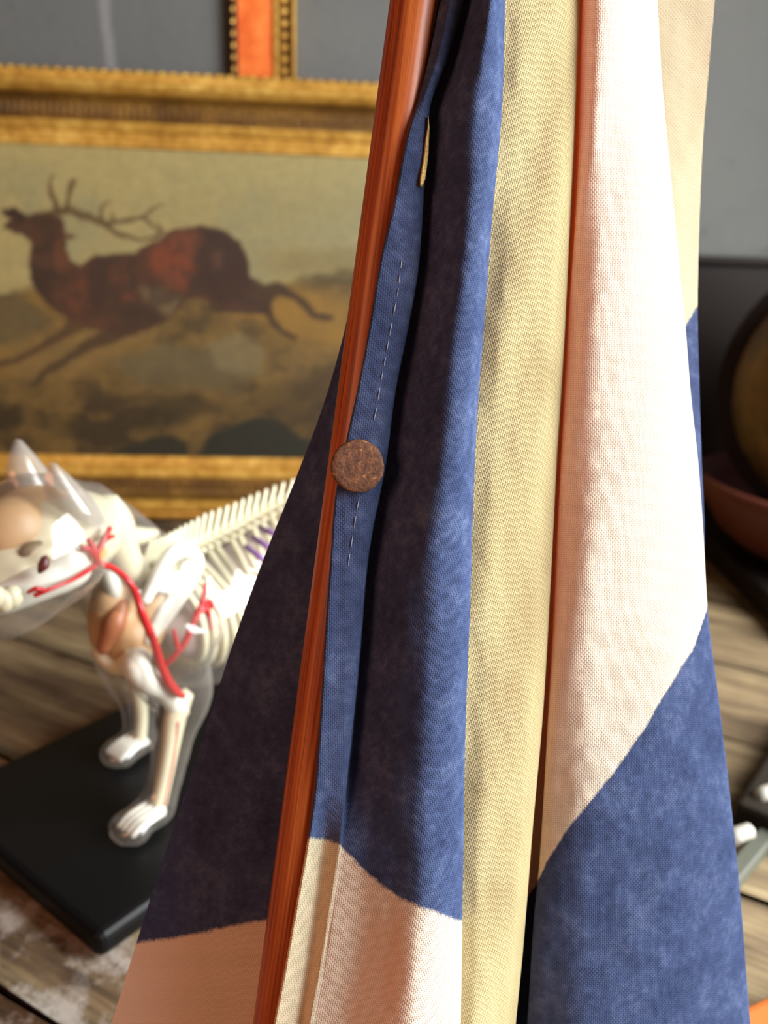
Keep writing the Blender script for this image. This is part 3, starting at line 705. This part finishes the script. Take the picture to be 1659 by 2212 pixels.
# lungs and ribs
lc = [S(380, 1340), S(440, 1325), S(510, 1290), S(590, 1240), S(680, 1195)]
bm = bmesh.new(); bm_tube(bm, lc, [.026, .037, .042, .041, .034], 24, 18); bmesh.ops.recalc_face_normals(bm, faces=bm.faces)
fused('lungs', bm, M_lung, cat, .0035, 5)
lq, lr = resample(lc, [.034, .046, .051, .050, .042], 16)
for k in range(14):
    c_ = lq[k]; tg = lq[k+1]-lq[k]; tg /= np.linalg.norm(tg); vq = spq[min(24, int(4+k*1.45))]; up_ = np.cross(tg, bx_); up_ = up_ if up_[2] > 0 else -up_
    for sgn in (1, -1):
        r_ = lr[k]; pts = [vq-Z*.003]+[c_+(bx_*sgn*math.sin(a)*.88+up_*math.cos(a)*1.02)*r_+tg*(.010*(a-1.4)) for a in (.75, 1.2, 1.7, 2.2, 2.7)]
        tube('rib', pts, [.0026, .003, .0033, .0035, .0033, .003], M_bone, cat, 18, 6)
# shoulder blade: flat triangular plate with a raised spine
bm = bmesh.new()
o_ = offn*.9
bm_tube(bm, [S(312, 1300, o_), S(345, 1235, o_), S(372, 1196, o_), S(400, 1188, o_), S(424, 1212, o_), S(412, 1250, o_), S(370, 1320, o_), S(318, 1388, o_)], [.004, .0055, .006, .0065, .006, .0055, .0045, .004], 30, 8)
bm_tube(bm, [S(318, 1388, o_), S(345, 1330, o_), S(370, 1290, o_-.003), S(398, 1220, o_)], [.0045, .0045, .005, .004], 14, 8)
bm_tube(bm, [S(345, 1275, o_-.003), S(362, 1235, o_-.003)], [.006, .006], 6, 8)
bmesh.ops.recalc_face_normals(bm, faces=bm.faces); fused('shoulder_blade', bm, M_white, cat, .0016, 3)
# fore leg bones
tube('upper_arm_bone', [S(302, 1412, o_), S(296, 1440, o_+.004), S(318, 1470, o_+.004), S(350, 1490, offn), S(372, 1512, offn), S(385, 1540, offn)], [.008, .010, .009, .007, .007, .008], M_white, cat, 24, 12)
tube('shoulder_joint', [S(210, 1402, o_*.3), S(235, 1428, o_*.5), S(262, 1438, o_*.7), S(296, 1420, o_)], [.005, .0065, .007, .010], M_bone, cat, 16, 10)
tube('forearm_bone', [S(384, 1530, offn), S(370, 1570, offn+.002), S(362, 1620, offn+.002), S(350, 1690, offn), S(338, 1750, offn)], [.009, .0062, .0052, .005, .005], M_bone, cat, 20, 10)
tube('ulna', [S(398, 1500, offn-.004), S(386, 1560, offn-.004), S(372, 1640, offn-.004), S(352, 1740, offn-.003)], [.007, .005, .0036, .003], M_bone, cat, 18, 8)
for off2 in (-.007, -.002, .003, .008):
    c_ = pawN+Z*.013+bx_*off2
    tube('toe_bone', [S(336, 1745, offn)+bx_*off2*.4, c_+ax*.004, c_-ax*.012, c_-ax*.022-Z*.004], [.0028, .003, .003, .002], M_white, cat, 10, 6)
    c_ = pawF+Z*.013+bx_*off2
    tube('toe_bone', [S(300, 1600, -offn)+bx_*off2*.4, c_+ax*.004, c_-ax*.012, c_-ax*.022-Z*.004], [.0028, .003, .003, .002], M_white, cat, 10, 6)
tube('forearm_bone', [S(288, 1440, -offn), S(300, 1500, -offn), S(306, 1550, -offn), S(302, 1605, -offn)], [.007, .006, .005, .005], M_bone, cat, 16, 8)
# muscles in the neck and chest
bm = bmesh.new(); bm_ball(bm, S(250, 1340, .008), (.020, .016, .034), (ax, bx_, Z), 3); bm_ball(bm, S(280, 1380, .018), (.020, .018, .020), (ax, bx_, Z), 3); bm_ball(bm, S(255, 1290, .006), (.014, .014, .02), (ax, bx_, Z), 3)
bmesh.ops.recalc_face_normals(bm, faces=bm.faces); fused('neck_muscle', bm, M_musc, cat, .003, 5)
tube('throat_muscle', [S(268, 1300, .020), S(246, 1350, .022), S(222, 1405, .018)], [.004, .0085, .005], M_musc2, cat, 12, 10)
tube('shoulder_muscle', [S(345, 1275, o_-.012), S(325, 1330, o_-.012), S(305, 1390, o_-.01)], [.008, .014, .012], M_musc, cat, 12, 10)
# arteries
on = offn+.012
def art(pts, rad): tube('artery', pts, [x*.72 for x in rad], M_art, cat, 28, 8)
art([S(216, 1218, .044), S(240, 1225, .040), S(268, 1245, .036), S(290, 1275, on*.8), S(302, 1310, on), S(315, 1345, on), S(332, 1385, on), S(346, 1430, on), S(362, 1470, on), S(382, 1495, on), S(396, 1504, on)],
    [.0028, .003, .003, .0032, .0034, .0036, .0038, .004, .0046, .0044, .003])
art([S(210, 1216, .046), S(205, 1190, .048), S(190, 1165, .046)], [.0034, .003, .002]); art([S(207, 1200, .048), S(222, 1170, .046), S(238, 1140, .042)], [.003, .0026, .0024])
art([S(220, 1172, .046), S(234, 1162, .044), S(245, 1158, .042)], [.0024, .002, .0018]); art([S(207, 1205, .048), S(192, 1186, .05), S(176, 1184, .05)], [.003, .0026, .0018])
art([S(205, 1222, .05), S(160, 1250, .058), S(110, 1272, .060), S(75, 1286, .058)], [.0024, .0018, .0018, .002]); art([S(98, 1276, .060), S(78, 1272, .060), S(60, 1280, .058)], [.002, .002, .0015])
art([S(352, 1440, on), S(378, 1415, on+.006), S(400, 1385, on+.010), S(420, 1340, on+.012), S(438, 1300, on+.010), S(444, 1260, on+.006)], [.0028, .003, .0034, .0034, .003, .0018])
art([S(386, 1405, on+.008), S(380, 1385, on+.009), S(375, 1360, on+.009)], [.0024, .0022, .0016]); art([S(430, 1320, on+.012), S(448, 1318, on+.012), S(455, 1360, on+.010)], [.003, .0026, .0016])
art([S(436, 1305, on+.011), S(452, 1302, on+.010), S(458, 1312, on+.010)], [.003, .0034, .0024])
art([S(384, 1560, on-.004), S(374, 1640, on-.006), S(362, 1700, on-.008), S(350, 1752, on-.008)], [.0014, .0014, .0017, .002])
for (u0_, v0_, u1_, v1_) in ((560, 1140, 610, 1160), (545, 1160, 600, 1195), (530, 1180, 590, 1225)):
    tube('vein', [S(u0_, v0_, .035), S((u0_+u1_)/2, (v0_+v1_)/2, .05), S(u1_, v1_, .056)], [.002, .0024, .002], M_vein, cat, 8, 6)

# ================================================================== the flag on its pole
RB = .0084
def dbase(v): return .277+.022*(np.asarray(v, float)/2212.)
pole_c = lambda v: 845+(545-845)*v/2212.+52
flag = empty('flag_on_pole', (0, 0, 0), 'blue and white cotton flag tacked to a reddish wooden pole', 'flag')
ptop = P(pole_c(-900), -900, dbase(-900)); pbt = P(pole_c(2212), 2212, dbase(2212))
dl_ = (pbt-ptop)/np.linalg.norm(pbt-ptop); foot = ptop+dl_*((RB*.4-ptop[2])/dl_[2])
flag.location = tuple(foot*np.array([1, 1, 0]))
pa = np.cross(dl_, fw); pa /= np.linalg.norm(pa); pb = np.cross(dl_, pa)
vs = []; fs = []; uvs = []; ns, nl = 40, 24; Lp = np.linalg.norm(foot-ptop)
for i in range(nl+1):
    for j in range(ns):
        a = 2*math.pi*j/ns; vs.append(ptop+dl_*Lp*i/nl+RB*(pa*math.cos(a)+pb*math.sin(a)))
for i in range(nl):
    for j in range(ns):
        fs.append((i*ns+j, i*ns+(j+1) % ns, (i+1)*ns+(j+1) % ns, (i+1)*ns+j))
        uvs += [(RB*2*math.pi*j/ns, Lp*i/nl), (RB*2*math.pi*(j+1)/ns, Lp*i/nl), (RB*2*math.pi*(j+1)/ns, Lp*(i+1)/nl), (RB*2*math.pi*j/ns, Lp*(i+1)/nl)]
nf = len(fs); fs += [tuple(range(ns)), tuple(nl*ns+k for k in range(ns))]; uvs += [(0, 0)]*(2*ns)
me = mesh('pole', vs, fs); ul = me.uv_layers.new(name='grain'); ul.data.foreach_set('uv', np.array(uvs, float).ravel())
pole = link('pole', me, M_pole, flag)

# cross-section "rails" of the folded cloth: screen-like column u(v) and depth offset z(v), real metres in depth
V0, V1 = -260, 2420
vr = np.linspace(V0, V1, 460)
hemL = [(-260, 1000), (0, 951), (110, 930), (210, 905), (290, 880), (450, 848), (560, 822), (720, 795), (850, 770), (960, 746), (1090, 722), (1200, 714), (1400, 700), (1600, 688), (1700, 680), (1808, 665), (1950, 640), (2100, 613), (2212, 591), (2420, 552)]
hemM = [(-260, 1030), (0, 974), (130, 945), (210, 918), (290, 898), (450, 880), (600, 860), (850, 815), (1000, 790), (1200, 752), (1400, 735), (1600, 720), (1808, 702), (1950, 686), (2100, 665), (2212, 649), (2420, 615)]
hemR = [(-260, 1058), (0, 1001), (130, 965), (240, 927), (400, 916), (560, 905), (700, 882), (850, 852), (1000, 832), (1150, 802), (1230, 790), (1400, 776), (1600, 756), (1700, 745), (1830, 733), (1950, 714), (2100, 690), (2212, 669), (2420, 636)]
bulR = [(-260, 1094), (0, 1091), (200, 1086), (500, 1061), (700, 1046), (900, 1031), (1100, 1022), (1300, 1016), (1600, 1005), (1900, 1000), (2212, 995), (2420, 990)]
creR = [(-260, 1262), (0, 1252), (300, 1241), (500, 1231), (800, 1216), (1000, 1203), (1250, 1190), (1500, 1176), (1800, 1150), (2050, 1130), (2212, 1114), (2420, 1095)]
whiL = [(-260, 1266), (0, 1258), (400, 1246), (700, 1227), (1000, 1211), (1300, 1197), (1600, 1181), (1850, 1166), (2000, 1152), (2212, 1139), (2420, 1122)]
whiR = [(-260, 1400), (0, 1420), (150, 1428), (350, 1446), (600, 1470), (700, 1480), (850, 1492), (1000, 1508), (1150, 1519), (1310, 1528), (1500, 1551), (1700, 1575), (1900, 1596), (2212, 1621), (2420, 1640)]
bakR = [(-260, 1560), (0, 1544), (150, 1531), (300, 1519), (450, 1512), (600, 1508), (660, 1507), (800, 1510), (1000, 1516), (1150, 1522), (1310, 1520), (1600, 1535), (2212, 1560), (2420, 1575)]
lefL = [(-260, 990), (0, 930), (300, 860), (520, 800), (640, 762), (750, 735), (870, 700), (1030, 640), (1200, 572), (1400, 500), (1620, 430), (1950, 322), (2212, 240), (2420, 175)]
c_ = {k: curve(q, vr) for k, q in dict(hl=hemL, hm=hemM, hr=hemR, br=bulR, cr=creR, wl=whiL, wr=whiR, bk=bakR, ll=lefL).items()}
pc = pole_c(vr); low = sstep(1650, 1850, vr)
pr = 54.
bw = c_['br']-c_['hr']
one = np.ones_like(vr)
# hem sits on the pole surface where it overlaps it
def onpole(u):
    x = np.clip((u-pc)/pr, -1, 1.0); return -RB*np.sqrt(np.maximum(0, 1-x*x))-.0012
wi = c_['wr']-c_['wl']; ci = c_['cr']-c_['br']
rails_ = [  # (u, z)
    (c_['ll'], .034*one), (c_['ll']+.25*(pc-c_['ll']), .028*one), (c_['ll']+.6*(pc-c_['ll']), .020*one), (pc+10, .0135*one), (pc+pr+10, .006*one),
    (np.maximum(c_['hl'], pc+pr*.2)*.5+c_['hr']*.5, onpole(c_['hm'])*.6+.0006), (c_['hl']+7, onpole(c_['hl'])-.0002),
    (c_['hl'], onpole(c_['hl'])-.0009), (c_['hl']+5, onpole(c_['hl'])-.0018), (c_['hm'], -RB-.0016+.0036*low), (c_['hr'], (-RB*.80)*(1-low)+low*(-.0095)),
    (c_['hr']+.03*bw, .0010-.0100*low), (c_['hr']+.21*bw, -.0050-.0052*low), (c_['hr']+.43*bw, -.0128-.0022*low), (c_['hr']+.65*bw, -.0166-.0028*low), (c_['hr']+.87*bw, -.0128*one), (c_['br'], -.0035*one), (c_['br']-.05*bw, .0025*one), (c_['br']-.03*bw, .0048*one),
    (c_['br']+.18*ci, .0052*one), (c_['br']+.50*ci, .0082*one), (c_['br']+.85*ci, .0130*one), (c_['cr'], .0185*one), (c_['cr']-.03*ci, .027*one), (c_['cr']+6, .036*one), (c_['wl']+8, .031*one), (c_['wl'], .0215*one),
    (c_['wl']+.08*wi, .0155*one), (c_['wl']+.22*wi, .0128*one), (c_['wl']+.48*wi, .0172*one), (c_['wl']+.78*wi, .0275*one), (c_['wr'], .041*one), (c_['wr']-.30*wi, .046*one), (c_['cr']-.6*ci, .050*one), (c_['cr']-.62*ci, .054*one),  # unseen back layer carried left to keep light out of the crease
    (c_['wr']-.30*wi, .058*one), (np.minimum(c_['wr'], c_['bk'])-.06*wi, .059*one), (c_['bk'], .064*one)]
NR = len(rails_); SUB = 12
Ur = np.array([r[0] for r in rails_]); Zr = np.array([r[1] for r in rails_])
kq = np.linspace(0, NR-1, (NR-1)*SUB+1); ncol = len(kq)
Uc = pchip(np.arange(NR), Ur, kq); Zc = pchip(np.arange(NR), Zr, kq)          # (ncol, nrow)
K = np.repeat(kq[:, None], len(vr), 1); VRm = np.repeat(vr[None], ncol, 0)
# slow undulation along the folds
Zc = Zc+.0007*np.sin(VRm/190.+K*1.3)*sstep(10.5, 12, K)+.0004*np.sin(VRm/83.+K*2.1)*sstep(10.5, 13, K)
Zc = Zc+(fbm(Uc, VRm*.5, 60, 51)-.5)*.0012*np.where((K < 3) | (K > 11), 1, .15)
pos_ = np.zeros((ncol, len(vr), 3)); Dm = dbase(VRm)+Zc
pos_ = CAM+Dm[..., None]*(fw+RT*((Uc-829.5)/F)[..., None]+UP*((1106-VRm)/F)[..., None])
# weave coordinates (threads), per fold, measured in real length
seg = np.linalg.norm(np.diff(pos_, axis=0), axis=2); arc = np.concatenate([np.zeros((1, len(vr))), np.cumsum(seg, 0)])
vl = np.linalg.norm(np.diff(pos_[ncol//2], axis=0), axis=1); vlen = np.concatenate([[0], np.cumsum(vl)])
refs = [(0, 1.5, 0), (6.5, 8, 4), (10.5, 14, -7), (18.5, 20, 20), (24.5, 29, 1), (33.5, 37, 5)]        # (from k, reference k, bias degrees)
PITCH = .00074
UVu = np.zeros_like(arc); UVv = np.zeros_like(arc)
for i_, (ks, kr, dg_) in enumerate(refs):
    ke = refs[i_+1][0] if i_+1 < len(refs) else 99
    sel = (kq >= ks) & (kq < ke); rc = np.argmin(abs(kq-kr)); base = arc[rc][None]
    a_ = math.radians(dg_); du = (arc[sel]-base)/PITCH+300*i_; dv = (vlen/PITCH)[None]+0*du
    UVu[sel] = du*math.cos(a_)-dv*math.sin(a_); UVv[sel] = du*math.sin(a_)+dv*math.cos(a_)
# painted edge
def bline(pts, u): return np.interp(u, [p_[0] for p_ in pts], [p_[1] for p_ in pts])
PA = np.full(Uc.shape, -300.)
m = K < 6.2; PA = np.where(m, bline([(150, 2070), (300, 2037), (420, 2018), (560, 1988), (700, 1965)], Uc)-VRm, PA)
m = (K >= 6.2) & (K < 18.2); PA = np.where(m, bline([(500, 1802), (665, 1808), (710, 1814), (735, 1828), (760, 1852), (800, 1893), (860, 1937), (920, 1965), (1000, 1992)], Uc)-VRm, PA)
m = (K >= 23.2) & (K < 33); PA = np.where(m, VRm-bline([(1130, 1950), (1160, 1905), (1190, 1845), (1230, 1783), (1290, 1712), (1350, 1637), (1400, 1560), (1450, 1475), (1500, 1396), (1525, 1322), (1545, 1240)], Uc), PA)
m = (K >= 33); PA = np.where(m, VRm-bline([(1440, 760), (1477, 710), (1507, 662), (1560, 580)], Uc), PA)
aged = np.where((K > 18.2) & (K < 23.4), 1., 0.)+np.where((K >= 33.5), .5, 0)+np.where((K > 9.2) & (K < 10.6), .5, 0)+np.where((K > 6.5) & (K <= 9.2), .55, 0)
idx = np.arange(ncol*len(vr)).reshape(ncol, len(vr))
fs = np.stack([idx[:-1, :-1], idx[:-1, 1:], idx[1:, 1:], idx[1:, :-1]], -1).reshape(-1, 4)
me = bpy.data.meshes.new('cloth'); me.from_pydata(pos_.reshape(-1, 3).tolist(), [], fs.tolist())
ul = me.uv_layers.new(name='weave'); fl = fs.ravel()
uv2 = np.stack([UVu.ravel()[fl], UVv.ravel()[fl]], -1).astype(np.float32)
ul.data.foreach_set('uv', uv2.ravel())
for nm, arr in (('paint', PA), ('aged', aged)):
    at = me.attributes.new(nm, 'FLOAT', 'POINT'); at.data.foreach_set('value', arr.ravel().astype(np.float32))
cloth = link('cloth', me, M_cloth, flag)

def cloth_pt(u, v, lift=.0005, k0=6.5, k1=18):
    r_ = int(np.clip(np.searchsorted(vr, v), 0, len(vr)-1)); sel = np.where((kq > k0) & (kq < k1))[0]
    cc = sel[np.argmin(abs(Uc[sel, r_]-u)+Zc[sel, r_]*2000)]; d = Dm[cc, r_]-lift
    return P(u, v, d)
# rusty tack
M_rust_n = NT('rusty_tack'); p = M_rust_n.pos(); f = M_rust_n.noise(p, 520, 6, .7); f2 = M_rust_n.noise(p, 1400, 3, .6)
rc_ = M_rust_n.ramp(M_rust_n.math('MULTIPLY_ADD', f, .7, M_rust_n.math('MULTIPLY', f2, .3)), [(.34, lin(46, 28, 20)), (.45, lin(92, 58, 40)), (.57, lin(114, 74, 48)), (.63, lin(190, 128, 70))])
M_rust = M_rust_n.bsdf(rc_, .62, .25, M_rust_n.bump(f, .7, .0006), .4)
tc = P(773, 1007, float(dbase(1007))-RB-.0042); tn = -(ray(773, 1007)); tn = tn/np.linalg.norm(tn); tn = tn+RT*.08; tn /= np.linalg.norm(tn)
t1 = np.cross(tn, UP); t1 /= np.linalg.norm(t1); t2 = np.cross(tn, t1); rt_ = 57.5/F*.277
vs = []; fs = []; prf = [(1e-5, .0003), (.35, .00028), (.62, .00022), (.82, .00012), (.93, -.00002), (.985, -.0003), (1.0, -.0008), (.96, -.0012), (.5, -.0012)]
for r_, z_ in prf:
    for k in range(56):
        a = 2*math.pi*k/56; rr_ = rt_*r_*(1+.012*math.sin(3*a+1)+.006*math.sin(7*a)); vs.append(tc+t1*rr_*math.cos(a)+t2*rr_*math.sin(a)+tn*z_)
for i in range(len(prf)-1):
    for k in range(56): fs.append((i*56+k, i*56+(k+1) % 56, (i+1)*56+(k+1) % 56, (i+1)*56+k))
me = mesh('tack_head', vs, fs); bm = bmesh.new(); bm.from_mesh(me); bmesh.ops.recalc_face_normals(bm, faces=bm.faces); bm.to_mesh(me); bm.free()
tack = link('tack', me, M_rust, flag); tag(tack, 'rusty round tack head')
tube('shank', [tc-tn*.001, tc-tn*.008], [.001, .0006], M_rust, tack, 4, 8)
# hem stitches
M_thr = plain('pale_thread', lin(150, 160, 180), .7)
stl = [(868, 560), (858, 640), (846, 700), (835, 760), (822, 830), (812, 890), (803, 930)]
stl2 = [(775, 1080), (768, 1120), (760, 1170), (752, 1220)]
for L in (stl, stl2):
    L = np.array(L, float); vv = L[0, 1]
    while vv < L[-1, 1]-10:
        ln_ = random.uniform(16, 30); u_a = np.interp(vv, L[:, 1], L[:, 0]); u_b = np.interp(vv+ln_, L[:, 1], L[:, 0])
        tube('stitch', [cloth_pt(u_a, vv, .0001, 7.9, 10.2), cloth_pt((u_a+u_b)/2, vv+ln_/2, .0004, 7.9, 10.2), cloth_pt(u_b, vv+ln_, .0001, 7.9, 10.2)], [.00012, .00016, .00012], M_thr, flag, 5, 5); vv += ln_+random.uniform(10, 18)
# added gold sliver standing in for a bright gap through the hem
M_gold_gap = make_gilt('gold_gap_sliver', lin(150, 106, 44), lin(236, 200, 120), lin(255, 246, 214), 1400.)
gp = [(925, 252, .6), (926, 275, 2.2), (923, 300, 4), (921, 330, 5), (917, 360, 5.5), (913, 385, 5.5), (910, 402, 3)]
vs = []; fs = []
for u, v, hw in gp:
    c0 = cloth_pt(u, v, .0012, 8, 13); k_ = .277/F
    for x_, z_ in ((-1, .0002), (-.5, .0011), (.1, .0009), (1, -.0004)): vs.append(c0+RT*x_*hw*k_+z_*-fw)
    for x_, z_ in ((1, -.0008), (-1, -.0008)): vs.append(c0+RT*x_*hw*k_+z_*-fw)
for i in range(len(gp)-1):
    for j in range(6): fs.append((i*6+j, i*6+(j+1) % 6, (i+1)*6+(j+1) % 6, (i+1)*6+j))
fs += [tuple(range(6)), tuple(6*(len(gp)-1)+j for j in range(6))]
tag(link('gold_gap_sliver', mesh('gold_gap_sliver', vs, fs), M_gold_gap, flag), 'gold sliver standing in for a bright gap in the hem')
